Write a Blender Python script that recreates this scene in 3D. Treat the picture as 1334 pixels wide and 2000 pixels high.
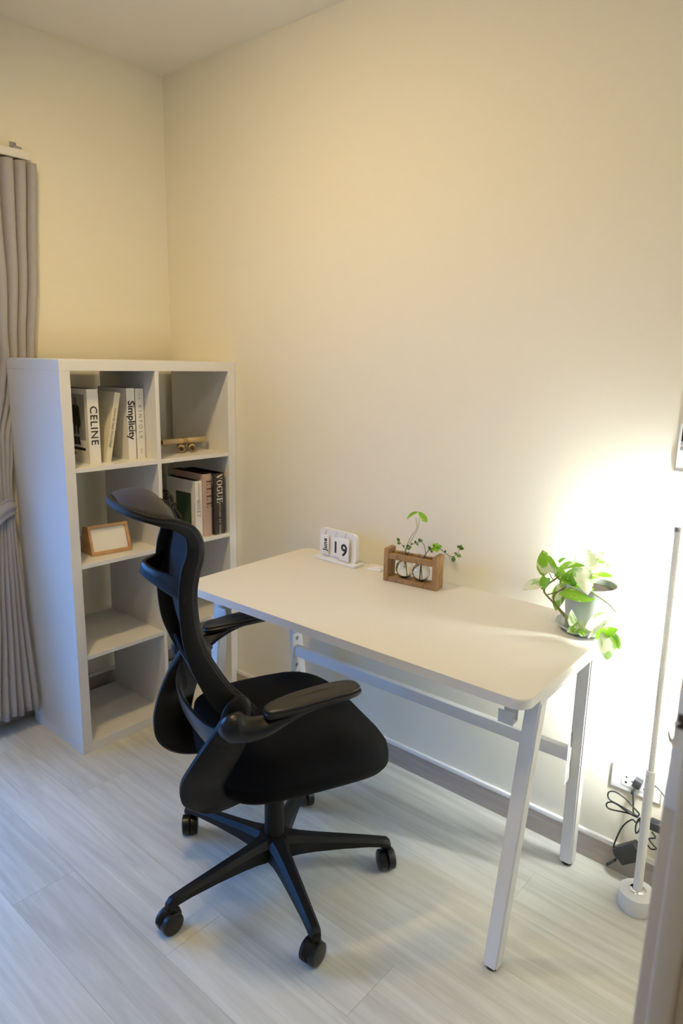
import bpy, bmesh, math, random
from mathutils import Vector, Matrix, noise
random.seed(7)
PI = math.pi
sc = bpy.context.scene
for o in list(bpy.data.objects):
    bpy.data.objects.remove(o)

# ---------------------------------------------------------------- camera
cam = bpy.data.cameras.new('camera'); camo = bpy.data.objects.new('camera', cam)
sc.collection.objects.link(camo); sc.camera = camo
cam.sensor_fit = 'HORIZONTAL'; cam.sensor_width = 36.0; cam.lens = 36.0 * 1343.2 / 1334
cam.clip_start = 0.02
yaw, pit, rol = -0.7071, 0.2178, 0.0229
Fw = Vector((math.sin(yaw)*math.cos(pit), math.cos(yaw)*math.cos(pit), -math.sin(pit)))
Rt = Fw.cross(Vector((0, 0, 1))).normalized(); Up = Rt.cross(Fw)
R2 = math.cos(rol)*Rt + math.sin(rol)*Up; U2 = -math.sin(rol)*Rt + math.cos(rol)*Up
m = Matrix((R2, U2, -Fw)).transposed().to_4x4(); m.translation = Vector((2.6893, -1.925, 1.4842))
camo.matrix_world = m
cam.dof.use_dof = True; cam.dof.focus_distance = 1.95; cam.dof.aperture_fstop = 7.5

# ---------------------------------------------------------------- sky, lights, exposure
w = bpy.data.worlds.new('sky'); sc.world = w; w.use_nodes = True
bg = w.node_tree.nodes['Background']
bg.inputs[0].default_value = (0.14, 0.39, 1.0, 1); bg.inputs[1].default_value = 10.5

def area_light(name, loc, target, size, energy, color, shape='DISK', size_y=None):
    l = bpy.data.lights.new(name, 'AREA'); l.shape = shape; l.size = size
    if size_y: l.size_y = size_y
    l.energy = energy; l.color = color
    o = bpy.data.objects.new(name, l); sc.collection.objects.link(o)
    o.location = loc
    o.rotation_euler = (Vector(target)-Vector(loc)).to_track_quat('-Z', 'Y').to_euler()
    return o
mainl = area_light('ceiling_light', (1.05, -1.25, 2.575), (0.95, -0.05, 0.55), 0.16, 12.0, (1.0, 0.74, 0.36))
mainl.data.spread = math.radians(150)
area_light('added_rear_fill', (1.95, -1.5, 2.575), (1.95, -0.2, 0.9), 0.16, 4.8, (1.0, 0.74, 0.36)).data.spread = math.radians(150)  # unseen fill, added to brighten the right wall and floor
area_light('hallway_light', (2.85, -2.45, 2.5), (2.75, -2.2, 0), 0.3, 9.0, (1.0, 0.93, 0.80))
po = area_light('window_portal', (-0.10, -1.80, 1.05), (1, -1.80, 1.05), 2.1, 1.0, (1, 1, 1), 'RECTANGLE', 1.6)
po.data.cycles.is_portal = True

sc.view_settings.view_transform = 'Standard'; sc.view_settings.look = 'None'
sc.view_settings.gamma = 1; sc.view_settings.use_curve_mapping = False
sc.view_settings.exposure = 0.0

# ---------------------------------------------------------------- materials
def mat(name, col, rough=0.5, metal=0.0, bump=None, spec=0.5, var=None, sheen=0.0):
    """col base; bump=(scale,strength); var=(scale, col2, contrast)"""
    M = bpy.data.materials.new(name); M.use_nodes = True
    nt = M.node_tree; b = nt.nodes['Principled BSDF']
    b.inputs['Base Color'].default_value = (*col, 1); b.inputs['Roughness'].default_value = rough
    b.inputs['Metallic'].default_value = metal; b.inputs['Specular IOR Level'].default_value = spec
    if sheen: b.inputs['Sheen Weight'].default_value = sheen
    if var or bump:
        tc = nt.nodes.new('ShaderNodeTexCoord')
    if var:
        n = nt.nodes.new('ShaderNodeTexNoise'); n.inputs['Scale'].default_value = var[0]; n.inputs['Detail'].default_value = 4
        nt.links.new(tc.outputs['Object'], n.inputs['Vector'])
        r = nt.nodes.new('ShaderNodeMixRGB'); r.inputs[1].default_value = (*col, 1); r.inputs[2].default_value = (*var[1], 1)
        nt.links.new(n.outputs['Fac'], r.inputs[0]); nt.links.new(r.outputs[0], b.inputs['Base Color'])
    if bump:
        n2 = nt.nodes.new('ShaderNodeTexNoise'); n2.inputs['Scale'].default_value = bump[0]; n2.inputs['Detail'].default_value = 3
        nt.links.new(tc.outputs['Object'], n2.inputs['Vector'])
        bp = nt.nodes.new('ShaderNodeBump'); bp.inputs['Strength'].default_value = bump[1]; bp.inputs['Distance'].default_value = 0.001
        nt.links.new(n2.outputs['Fac'], bp.inputs['Height']); nt.links.new(bp.outputs[0], b.inputs['Normal'])
    return M

def wood(name, c1, c2, stretch, scale=6.0, rough=0.55, perobj=0.0, bump=0.2):
    M = bpy.data.materials.new(name); M.use_nodes = True
    nt = M.node_tree; b = nt.nodes['Principled BSDF']; b.inputs['Roughness'].default_value = rough
    tc = nt.nodes.new('ShaderNodeTexCoord'); mp = nt.nodes.new('ShaderNodeMapping')
    mp.inputs['Scale'].default_value = stretch
    oi = nt.nodes.new('ShaderNodeObjectInfo'); ad = nt.nodes.new('ShaderNodeVectorMath'); ad.operation = 'ADD'
    mu = nt.nodes.new('ShaderNodeVectorMath'); mu.operation = 'SCALE'; mu.inputs[0].default_value = (7.3, 3.1, 5.7)
    nt.links.new(oi.outputs['Random'], mu.inputs['Scale'])
    nt.links.new(tc.outputs['Object'], mp.inputs[0]); nt.links.new(mp.outputs[0], ad.inputs[0]); nt.links.new(mu.outputs[0], ad.inputs[1])
    n = nt.nodes.new('ShaderNodeTexNoise'); n.inputs['Scale'].default_value = scale; n.inputs['Detail'].default_value = 6
    n.inputs['Roughness'].default_value = 0.62; n.inputs['Distortion'].default_value = 0.8
    nt.links.new(ad.outputs[0], n.inputs['Vector'])
    cr = nt.nodes.new('ShaderNodeValToRGB'); cr.color_ramp.elements[0].position = 0.33; cr.color_ramp.elements[1].position = 0.68
    cr.color_ramp.elements[0].color = (*c2, 1); cr.color_ramp.elements[1].color = (*c1, 1)
    nt.links.new(n.outputs['Fac'], cr.inputs[0])
    last = cr.outputs[0]
    if perobj:
        hs = nt.nodes.new('ShaderNodeHueSaturation')
        mr = nt.nodes.new('ShaderNodeMapRange'); mr.inputs[3].default_value = 1-perobj; mr.inputs[4].default_value = 1+perobj
        nt.links.new(oi.outputs['Random'], mr.inputs[0]); nt.links.new(mr.outputs[0], hs.inputs['Value']); nt.links.new(last, hs.inputs['Color'])
        last = hs.outputs[0]
    nt.links.new(last, b.inputs['Base Color'])
    bp = nt.nodes.new('ShaderNodeBump'); bp.inputs['Strength'].default_value = bump; bp.inputs['Distance'].default_value = 0.001
    nt.links.new(n.outputs['Fac'], bp.inputs['Height']); nt.links.new(bp.outputs[0], b.inputs['Normal'])
    return M

def emit(name, col, s):
    M = bpy.data.materials.new(name); M.use_nodes = True
    nt = M.node_tree; nt.nodes.clear(); e = nt.nodes.new('ShaderNodeEmission'); e.inputs[0].default_value = (*col, 1); e.inputs[1].default_value = s
    o = nt.nodes.new('ShaderNodeOutputMaterial'); nt.links.new(e.outputs[0], o.inputs[0]); return M

def glass(name, col=(1, 1, 1), ior=1.45):
    M = bpy.data.materials.new(name); M.use_nodes = True
    b = M.node_tree.nodes['Principled BSDF']; b.inputs['Base Color'].default_value = (*col, 1)
    b.inputs['Roughness'].default_value = 0.0; b.inputs['Transmission Weight'].default_value = 1.0; b.inputs['IOR'].default_value = ior
    return M

def leafmat(name, green, cream, thr):
    M = bpy.data.materials.new(name); M.use_nodes = True
    nt = M.node_tree; nt.nodes.clear()
    out = nt.nodes.new('ShaderNodeOutputMaterial')
    tc = nt.nodes.new('ShaderNodeTexCoord'); oi = nt.nodes.new('ShaderNodeObjectInfo')
    mu = nt.nodes.new('ShaderNodeVectorMath'); mu.operation = 'SCALE'; mu.inputs[0].default_value = (3.3, 9.1, 4.7)
    nt.links.new(oi.outputs['Random'], mu.inputs['Scale'])
    mp = nt.nodes.new('ShaderNodeMapping'); mp.inputs['Scale'].default_value = (22, 45, 8)
    nt.links.new(tc.outputs['Object'], mp.inputs[0])
    ad = nt.nodes.new('ShaderNodeVectorMath'); ad.operation = 'ADD'
    nt.links.new(mp.outputs[0], ad.inputs[0]); nt.links.new(mu.outputs[0], ad.inputs[1])
    n = nt.nodes.new('ShaderNodeTexNoise'); n.inputs['Scale'].default_value = 1.0; n.inputs['Detail'].default_value = 3
    n.inputs['Distortion'].default_value = 0.6
    nt.links.new(ad.outputs[0], n.inputs['Vector'])
    cr = nt.nodes.new('ShaderNodeValToRGB'); e = cr.color_ramp.elements
    e[0].position = thr-0.05; e[0].color = (*green, 1); e[1].position = thr+0.05; e[1].color = (*cream, 1)
    nt.links.new(n.outputs['Fac'], cr.inputs[0])
    d = nt.nodes.new('ShaderNodeBsdfPrincipled'); d.inputs['Roughness'].default_value = 0.4
    t = nt.nodes.new('ShaderNodeBsdfTranslucent'); mx = nt.nodes.new('ShaderNodeMixShader'); mx.inputs[0].default_value = 0.3
    nt.links.new(cr.outputs[0], d.inputs['Base Color']); nt.links.new(cr.outputs[0], t.inputs[0])
    nt.links.new(d.outputs[0], mx.inputs[1]); nt.links.new(t.outputs[0], mx.inputs[2]); nt.links.new(mx.outputs[0], out.inputs[0])
    return M

M_wall = mat('cream_wall_paint', (0.82, 0.775, 0.635), 0.6, bump=(180, 0.08), spec=0.3)
M_ceil = mat('white_ceiling_paint', (0.86, 0.81, 0.68), 0.8, bump=(150, 0.05), spec=0.2)
M_floor = wood('pale_grey_oak_floor', (0.72, 0.715, 0.64), (0.54, 0.53, 0.455), (0.22, 3.6, 1), 8.5, 0.42, 0.07, 0.15)
M_gap = mat('floor_underlay', (0.36, 0.33, 0.30), 0.9)
M_base = wood('grey_brown_baseboard_wood', (0.43, 0.37, 0.32), (0.33, 0.28, 0.24), (0.5, 3, 6), 8, 0.5)
M_cap = mat('white_trim', (0.80, 0.78, 0.74), 0.4)
M_lam = mat('white_laminate', (0.75, 0.735, 0.705), 0.38, bump=(250, 0.03))
M_desk = mat('white_desk_laminate', (0.74, 0.72, 0.665), 0.42, bump=(400, 0.04))
M_steel = mat('white_powder_coat', (0.80, 0.80, 0.78), 0.4)
M_bolt = mat('zinc_bolt', (0.45, 0.44, 0.42), 0.35, 1.0)
M_rub = mat('black_rubber', (0.015, 0.015, 0.015), 0.6)
M_plas = mat('black_plastic', (0.0045, 0.0045, 0.005), 0.5, bump=(600, 0.12), spec=0.25)
M_plasg = mat('satin_black_plastic', (0.005, 0.0055, 0.0065), 0.32, bump=(500, 0.06), spec=0.42)
M_net = mat('black_mesh_fabric', (0.008, 0.0095, 0.013), 0.8, bump=(900, 0.4), spec=0.2, sheen=0.12)
M_head = mat('charcoal_headrest_fabric', (0.036, 0.0345, 0.036), 0.9, bump=(900, 0.6), spec=0.2, sheen=0.15)
M_seat = mat('black_seat_fabric', (0.0045, 0.005, 0.0065), 0.95, bump=(800, 0.6), spec=0.08, sheen=0.015)
M_pad = mat('dark_olive_arm_pad', (0.020, 0.019, 0.017), 0.40, bump=(500, 0.1))
M_curt = mat('grey_curtain_cloth', (0.43, 0.415, 0.42), 0.95, bump=(500, 0.4), spec=0.1, var=(60, (0.38, 0.365, 0.37)), sheen=0.1)
M_white = mat('white_plastic', (0.82, 0.82, 0.81), 0.35)
M_paper = mat('white_paper', (0.80, 0.78, 0.73), 0.8)
M_cream = mat('cream_paper_cover', (0.70, 0.66, 0.50), 0.7)
M_ink = mat('black_ink', (0.02, 0.018, 0.016), 0.7)
M_inkg = mat('grey_ink', (0.25, 0.23, 0.20), 0.7)
M_inkb = mat('brown_ink', (0.09, 0.045, 0.03), 0.7)
M_pink = mat('dusty_pink_cloth', (0.50, 0.36, 0.30), 0.8, bump=(500, 0.2))
M_choc = mat('dark_chocolate_cover', (0.035, 0.027, 0.024), 0.5)
M_photo = mat('grey_photo_print', (0.30, 0.29, 0.28), 0.6, var=(12, (0.36, 0.35, 0.34)))
M_skin = mat('grey_face_print', (0.17, 0.155, 0.14), 0.7)
M_green = mat('dark_green_print', (0.02, 0.045, 0.03), 0.5, var=(38, (0.06, 0.10, 0.055)))
M_pages = mat('book_pages', (0.70, 0.66, 0.58), 0.9)
M_oakf = wood('honey_oak_frame', (0.56, 0.33, 0.15), (0.44, 0.24, 0.10), (1, 4, 4), 9, 0.5)
M_brown = wood('burnt_brown_wood', (0.43, 0.265, 0.11), (0.22, 0.12, 0.048), (2, 2, 0.6), 30, 0.6, bump=0.5)
M_scroll = mat('aged_scroll_paper', (0.66, 0.52, 0.30), 0.8, var=(60, (0.50, 0.37, 0.19)))
M_twine = mat('brown_twine', (0.16, 0.09, 0.04), 0.9)
M_dark = mat('recess_shade_brown', (0.05, 0.03, 0.02), 0.9)  # dark colour for the shade in scroll ends and strike hole
M_chain = mat('black_chain_lacquer', (0.012, 0.011, 0.010), 0.4)
M_glass = glass('clear_glass'); M_water = glass('water', (0.95, 0.97, 0.94), 1.33)
M_pane = glass('window_pane', (0.98, 0.99, 1.0), 1.02)
M_stem = mat('brown_green_stem', (0.16, 0.15, 0.05), 0.6)
M_stemg = mat('pale_green_stem', (0.42, 0.50, 0.22), 0.6)
M_root = mat('pale_root', (0.40, 0.33, 0.20), 0.7)
M_leafv = leafmat('variegated_leaf', (0.21, 0.45, 0.025), (0.74, 0.80, 0.52), 0.50)
M_leafg = leafmat('mostly_green_leaf', (0.22, 0.46, 0.025), (0.62, 0.74, 0.34), 0.60)
M_leafc = leafmat('mostly_cream_leaf', (0.30, 0.48, 0.16), (0.78, 0.82, 0.60), 0.42)
M_leafs = leafmat('small_dark_leaf', (0.07, 0.17, 0.03), (0.20, 0.34, 0.08), 0.62)
M_pot = mat('white_glazed_pot', (0.44, 0.49, 0.46), 0.3)
M_soil = mat('dark_soil', (0.035, 0.028, 0.022), 1.0, bump=(120, 1.0), var=(90, (0.09, 0.07, 0.05)))
M_led = emit('led_strip', (0.96, 1.0, 0.99), 820.0)
M_lampd = emit('ceiling_diffuser', (1.0, 0.80, 0.52), 3.0)
M_chrome = mat('chrome', (0.8, 0.8, 0.8), 0.12, 1.0)
M_adapt = mat('dark_grey_plastic', (0.022, 0.024, 0.028), 0.16)
M_jamb = mat('beige_jamb_paint', (0.56, 0.455, 0.33), 0.55, bump=(200, 0.1))
M_screen = mat('lcd_screen', (0.035, 0.033, 0.03), 0.2)
M_btn = mat('grey_button', (0.36, 0.37, 0.35), 0.5)
M_alu = mat('window_aluminium', (0.55, 0.56, 0.58), 0.4, 0.6)
M_out = mat('weathered_concrete', (0.16, 0.16, 0.155), 0.9)
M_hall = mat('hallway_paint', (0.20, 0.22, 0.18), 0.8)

# ---------------------------------------------------------------- helpers
def link(o, parent=None):
    sc.collection.objects.link(o)
    if parent: o.parent = parent
    return o
def thing(name, label, cat, loc=(0, 0, 0), rz=0.0, group=None):
    o = bpy.data.objects.new(name, None); o.empty_display_size = 0.05
    o.location = loc; o.rotation_euler = (0, 0, rz); link(o)
    o['label'] = label; o['category'] = cat
    if group: o['group'] = group
    return o
def obj(name, bm, material, parent=None, smooth=True, label=None, sharp=40):
    bmesh.ops.recalc_face_normals(bm, faces=bm.faces)
    me = bpy.data.meshes.new(name); bm.to_mesh(me); bm.free()
    me.materials.append(material)
    if smooth:
        for p in me.polygons: p.use_smooth = True
        me.set_sharp_from_angle(angle=math.radians(sharp))
    o = bpy.data.objects.new(name, me); link(o, parent)
    if label: o['label'] = label
    return o
def struct(o):
    o['kind'] = 'structure'; return o
def B(): return bmesh.new()
def box(bm, c, s, rot=None, bev=0.0, seg=2):
    r = bmesh.ops.create_cube(bm, size=1.0)
    M = Matrix.Diagonal((*s, 1))
    if rot is not None: M = rot.to_4x4() @ M
    M = Matrix.Translation(c) @ M
    bmesh.ops.transform(bm, matrix=M, verts=r['verts'])
    if bev:
        es = {e for v in r['verts'] for e in v.link_edges}
        bmesh.ops.bevel(bm, geom=list(es), offset=bev, segments=seg, affect='EDGES', profile=0.5)
    return bm
def box2(bm, a, b, bev=0.0, seg=2):
    return box(bm, [(a[i]+b[i])/2 for i in range(3)], [abs(b[i]-a[i]) for i in range(3)], None, bev, seg)
def loft(bm, rings, cap=True, closed=False, ring_closed=True):
    V = [[bm.verts.new(p) for p in r] for r in rings]
    n = len(V[0]); m_ = len(V)
    for i in range(m_ if closed else m_-1):
        a, b = V[i], V[(i+1) % m_]
        for j in range(n if ring_closed else n-1):
            k = (j+1) % n
            try: bm.faces.new((a[j], a[k], b[k], b[j]))
            except ValueError: pass
    if cap and not closed and ring_closed:
        bm.faces.new(V[0]); bm.faces.new(list(reversed(V[-1])))
    return V
def cr(pts, n):
    """catmull-rom resample of tuples into n points"""
    P = [Vector(p) if len(p) == 3 else Vector(p) for p in pts]
    out = []; N = len(P)-1
    for i in range(n):
        t = i/(n-1)*N; k = min(int(t), N-1); f = t-k
        p1, p2 = P[k], P[k+1]; p0 = P[k-1] if k > 0 else p1*2-p2; p3 = P[k+2] if k+2 <= N else p2*2-p1
        out.append(0.5*((2*p1)+(p2-p0)*f+(2*p0-5*p1+4*p2-p3)*f*f+(3*p1-p0-3*p2+p3)*f**3))
    return out
def tube(bm, pts, rad, seg=10, up=Vector((0, 0, 1)), cap=True, closed=False):
    """rad: number, list, or list of (side, up) radii"""
    P = [Vector(p) for p in pts]; n = len(P); rings = []
    prevN = None
    for i in range(n):
        if closed: T = P[(i+1) % n]-P[i-1]
        else: T = P[min(i+1, n-1)]-P[max(i-1, 0)]
        T.normalize()
        if prevN is None:
            u = up if abs(T.dot(up)) < 0.95 else Vector((1, 0, 0))
            N = (u-T*u.dot(T)).normalized()
        else:
            N = (prevN-T*prevN.dot(T)).normalized()
        prevN = N; S = T.cross(N)
        r = rad[i] if isinstance(rad, (list, tuple)) and len(rad) == n else rad
        ra, rb = r if isinstance(r, (list, tuple)) else (r, r)
        rings.append([P[i]+S*math.cos(a)*ra+N*math.sin(a)*rb for a in [2*PI*j/seg for j in range(seg)]])
    loft(bm, rings, cap, closed); return bm
def lathe(bm, prof, seg=32, c=(0, 0, 0), M=None):
    rings = []
    for r, z in prof:
        ring = []
        for j in range(seg):
            a = 2*PI*j/seg; v = Vector((max(r, 1e-5)*math.cos(a), max(r, 1e-5)*math.sin(a), z))
            if M is not None: v = M @ v
            ring.append(v+Vector(c))
        rings.append(ring)
    loft(bm, rings, True); bmesh.ops.remove_doubles(bm, verts=bm.verts, dist=5e-5); return bm
def cyl(bm, a, b, r, seg=16):
    a, b = Vector(a), Vector(b); return tube(bm, [a, a.lerp(b, .5), b], r, seg)
def prism(bm, outline, origin, ux, uy, depth):
    """flat outline [(x,y)] in plane (ux,uy) at origin, extruded along ux x uy by depth (centred)"""
    ux, uy, o = Vector(ux), Vector(uy), Vector(origin); nz = ux.cross(uy)
    a = [bm.verts.new(o+ux*x+uy*y-nz*depth/2) for x, y in outline]
    b = [bm.verts.new(o+ux*x+uy*y+nz*depth/2) for x, y in outline]
    n = len(a)
    bm.faces.new(list(reversed(a))); bm.faces.new(b)
    for i in range(n): bm.faces.new((a[i], a[(i+1) % n], b[(i+1) % n], b[i]))
    return bm
def rrect(w, h, r, seg=6):
    pts = []
    for cx, cy, a0 in ((w/2-r, h/2-r, 0), (-w/2+r, h/2-r, PI/2), (-w/2+r, -h/2+r, PI), (w/2-r, -h/2+r, 1.5*PI)):
        for i in range(seg+1):
            a = a0+PI/2*i/seg; pts.append((cx+r*math.cos(a), cy+r*math.sin(a)))
    return pts
def copy_tree(o, parent=None):
    c = o.copy(); sc.collection.objects.link(c)
    if parent: c.parent = parent
    for ch in list(o.children): copy_tree(ch, c)
    return c
def text(name, s, size, material, parent, origin, ux, uy, spacing=1.0, depth=0.0006, align='CENTER', sx=1.0, bold=0.0):
    cu = bpy.data.curves.new(name, 'FONT'); cu.body = s; cu.size = size; cu.space_character = spacing
    cu.align_x = align; cu.align_y = 'CENTER'; cu.extrude = depth/2; cu.resolution_u = 3; cu.offset = bold
    t = bpy.data.objects.new('tmp_text', cu); sc.collection.objects.link(t)
    dg = bpy.context.evaluated_depsgraph_get(); me = bpy.data.meshes.new_from_object(t.evaluated_get(dg))
    bpy.data.objects.remove(t)
    ux, uy = Vector(ux), Vector(uy); M = Matrix((ux*sx, uy, ux.cross(uy))).transposed().to_4x4(); M.translation = Vector(origin)
    me.transform(M); me.materials.clear(); me.materials.append(material)
    o = bpy.data.objects.new(name, me); link(o, parent); return o

# high-contrast serif capitals drawn as polygons in a unit box
def quad(x0, y0, x1, y1, w):   # stroke with horizontal width w
    return [(x0-w/2, y0), (x0+w/2, y0), (x1+w/2, y1), (x1-w/2, y1)]
def rc(x0, y0, x1, y1): return [(x0, y0), (x1, y0), (x1, y1), (x0, y1)]
def ring_arc(a0, a1, thick, thin, n=20, cx=.5, cy=.5, rx=.5, ry=.5):
    P = []
    for i in range(n):
        A = a0+(a1-a0)*i/n; Bq = a0+(a1-a0)*(i+1)/n
        q = []
        for a, inn in ((A, 0), (Bq, 0), (Bq, 1), (A, 1)):
            t = thin+(thick-thin)*abs(math.cos(a))**1.5
            x, y = cx+rx*math.cos(a), cy+ry*math.sin(a)
            if inn: x -= t*math.cos(a); y -= min(t, thin*1.3)*math.sin(a)
            q.append((x, y))
        P.append(q)
    return P
K, k = .24, .07
GLY = {
 'V': [quad(.5, 0, .14, 1, K), quad(.5, 0, .88, 1, k), rc(-.05, .95, .34, 1), rc(.74, .95, 1.0, 1)],
 'O': ring_arc(0, 2*PI, K, k, 28),
 'G': ring_arc(PI*.22, PI*1.78, K, k, 24)+[rc(.74, .02, .96, .42), rc(.62, .38, 1.04, .44), rc(.86, .7, .92, 1)],
 'U': [rc(.08, .3, .08+K, 1), rc(.84, .3, .91, 1), rc(-.02, .95, .42, 1), rc(.74, .95, 1.0, 1)]+ring_arc(PI, 2*PI, K*.8, k, 14, .5, .34, .41, .34),
 'E': [rc(.12, 0, .12+K, 1), rc(.0, .94, .86, 1), rc(.0, 0, .9, .06), rc(.3, .48, .66, .53), rc(.64, .38, .69, .63), [(.86, 1), (.86, .72), (.8, .72), (.72, .94)], [(.9, 0), (.9, .3), (.84, .3), (.74, .06)]],
 'L': [rc(.12, 0, .12+K, 1), rc(.0, .95, .5, 1), rc(.0, 0, .9, .05), [(.9, 0), (.9, .3), (.84, .3), (.74, .05)]],
 'M': [rc(.08, 0, .14, 1), quad(.5, 0, .16, 1, .2), quad(.5, 0, .84, 1, .06), rc(.76, 0, .96, 1), rc(-.02, 0, .24, .05), rc(.68, 0, 1.04, .05)],
 'N': [rc(.1, 0, .16, 1), quad(.82, 0, .16, 1, .22), rc(.84, 0, .9, 1), rc(0, 0, .26, .05), rc(.74, .95, 1.0, 1)],
 'T': [rc(.38, 0, .62, 1), rc(0, .94, 1, 1), rc(0, .7, .06, 1), rc(.94, .7, 1, 1), rc(.24, 0, .76, .05)],
}
def serif(name, s, h, wd, gap, material, parent, start, ux, uy):
    """word from 'start' (lower left of first letter) along ux, letters h tall and wd wide"""
    bm = B(); ux, uy, st = Vector(ux), Vector(uy), Vector(start); nz = ux.cross(uy)
    x = 0.0
    for ch in s:
        for j, poly in enumerate(GLY[ch]):
            vs = [bm.verts.new(st+ux*(x+px*wd)+uy*(py*h)+nz*(0.0003+0.00001*j)) for px, py in poly]
            try: bm.faces.new(vs)
            except ValueError: pass
        x += wd+gap
    me = bpy.data.meshes.new(name); bm.to_mesh(me); bm.free(); me.materials.append(material)
    o = bpy.data.objects.new(name, me); link(o, parent); return o

# ---------------------------------------------------------------- room shell
H = 2.63; XR = 2.557; YB = -3.2; XH = 3.7
bm = B(); box2(bm, (-0.15, YB-.12, -0.06), (XH, 0.12, -0.012)); floor = struct(obj('floor', bm, M_gap, smooth=False))
# planks along x
PW, PL = 0.182, 1.22
row = 0; y = 0.0
plank_me = {}
while y > YB+0.01:
    y0 = max(y-PW, YB)
    x = -((row*0.447) % PL)
    while x < XH-0.01:
        a, b = max(x, -0.01), min(x+PL, XH)
        if b-a > 0.02:
            key = (round(b-a, 3), round(y-y0, 3))
            if key not in plank_me:
                bm = B(); box(bm, (0, 0, 0), (b-a-0.0006, y-y0-0.0005, 0.012))
                for f in bm.faces:
                    pass
                me = bpy.data.meshes.new('plank'); bm.to_mesh(me); bm.free(); me.materials.append(M_floor); plank_me[key] = me
            o = bpy.data.objects.new('plank', plank_me[key]); link(o, floor); o.location = ((a+b)/2, (y+y0)/2, -0.006)
        x += PL
    y -= PW; row += 1
bm = B(); box2(bm, (-0.15, YB-.12, H), (XH, 0.12, H+0.08)); struct(obj('ceiling', bm, M_ceil, smooth=False))
bm = B(); box2(bm, (-0.15, 0, 0), (XH, 0.12, H)); struct(obj('wall_right', bm, M_wall, smooth=False))
WY0, WY1, WZ = -1.05, -2.55, 2.12       # window opening in the left wall
bm = B()
box2(bm, (-0.15, WY0, 0), (0, 0, H)); box2(bm, (-0.15, YB, 0), (0, WY1, H)); box2(bm, (-0.15, WY1, WZ), (0, WY0, H)); box2(bm, (-0.15, WY1, -0.012), (0, WY0, 0.02))
struct(obj('wall_left', bm, M_wall, smooth=False))
bm = B(); box2(bm, (-0.15, YB-.12, 0), (XH, YB, H)); struct(obj('wall_back', bm, M_wall, smooth=False))
JY = -1.317; JY2 = -2.25; XF = 2.62
bm = B()
box2(bm, (XR, JY+0.03, 0), (XF, 0, H)); box2(bm, (XR, YB, 0), (XF, JY2-0.03, H)); box2(bm, (XR, JY2-0.03, 2.08), (XF, JY+0.03, H))
struct(obj('wall_front', bm, M_wall, smooth=False))
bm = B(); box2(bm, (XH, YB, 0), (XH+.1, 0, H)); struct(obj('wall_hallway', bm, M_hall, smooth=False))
# window
bm = B()
for a, b in (((-.11, WY0-.05, .02), (-.05, WY0, WZ)), ((-.11, WY1, .02), (-.05, WY1+.05, WZ)), ((-.11, WY1, WZ-.05), (-.05, WY0, WZ)), ((-.11, WY1, .02), (-.05, WY0, .07)), ((-.11, (WY0+WY1)/2-.03, .02), (-.05, (WY0+WY1)/2+.03, WZ))):
    box2(bm, a, b, .003)
win = struct(obj('window_1', bm, M_alu))
for s in (0, 1):
    a = WY0-.05 if s == 0 else (WY0+WY1)/2-.03; b = (WY0+WY1)/2+.03 if s == 0 else WY1+.05
    bm = B(); box2(bm, (-.083, b, .07), (-.078, a, WZ-.05)); obj('pane', bm, M_pane, win, smooth=False)
# unseen outside the window: balcony slab, added slab above it and added far block
bm = B(); box2(bm, (-1.35, -4.2, -.20), (-.15, .6, -.03)); struct(obj('balcony_floor', bm, M_out, smooth=False))
bm = B(); box2(bm, (-1.35, -4.2, 2.45), (-.15, .6, 2.6)); struct(obj('sky_limit_slab', bm, M_out, smooth=False))  # unseen overhang, added to keep out steep sky light
bm = B(); box2(bm, (-60, -60, -8.2), (-1.4, 60, -8.0)); struct(obj('street_ground', bm, M_out, smooth=False))
bm = B(); box2(bm, (-16, -40, -8), (-12, 40, 2.6)); o = struct(obj('sky_limit_block', bm, M_out, smooth=False))  # unseen block, added to cut off low sky light
# baseboards
def baseboard(name, a, b, nrm):
    a, b, nrm = Vector(a), Vector(b), Vector(nrm); d = (b-a).normalized(); L = (b-a).length
    rot = Matrix((d, nrm, Vector((0, 0, 1)))).transposed()
    bm = B(); box(bm, (a+b)/2+nrm*.0055+Vector((0, 0, .0375)), (L, .011, .075), rot)
    o = struct(obj(name, bm, M_base, smooth=False))
    bm = B(); box(bm, (a+b)/2+nrm*.006+Vector((0, 0, .083)), (L, .012, .016), rot, .002); obj('cap', bm, M_cap, o)
baseboard('baseboard_right', (0.446, 0, 0), (XR, 0, 0), (0, -1, 0))
baseboard('baseboard_left', (0, WY0, 0), (0, -0.001, 0), (1, 0, 0))
baseboard('baseboard_front', (XR, -0.013, 0), (XR, JY+.03, 0), (-1, 0, 0))
# door jamb near the camera
bm = B()
box2(bm, (XR, JY, 0), (XF, JY+.03, 2.08), .003); box2(bm, (XR, JY2-.03, 0), (XF, JY2, 2.08), .003); box2(bm, (XR, JY2, 2.05), (XF, JY, 2.08), .003)
door = struct(obj('door_1', bm, M_jamb))
bm = B(); box2(bm, (XR+.0125, JY-.012, 0), (XR+.036, JY+.001, 2.05), .004, 3); obj('door_stop', bm, M_jamb, door)
bm = B(); box2(bm, (XR+.0005, JY-.0016, 1.10), (XR+.012, JY+.001, 1.215), .0007)
lp = [(XR+.004, 1.160), (XR-.002, 1.164), (XR-.0042, 1.172), (XR-.002, 1.180), (XR+.004, 1.184)]
loft(bm, [[Vector((x, yy, z)) for yy in (JY-.004, JY+.004)]+[Vector((x+.0015, yy, z)) for yy in (JY+.004, JY-.004)] for x, z in lp])
obj('strike_plate', bm, M_cap, door)
bm = B(); box2(bm, (XR+.003, JY-.0022, 1.178), (XR+.010, JY-.001, 1.192), .0004); obj('strike_hole', bm, M_dark, door)

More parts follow.
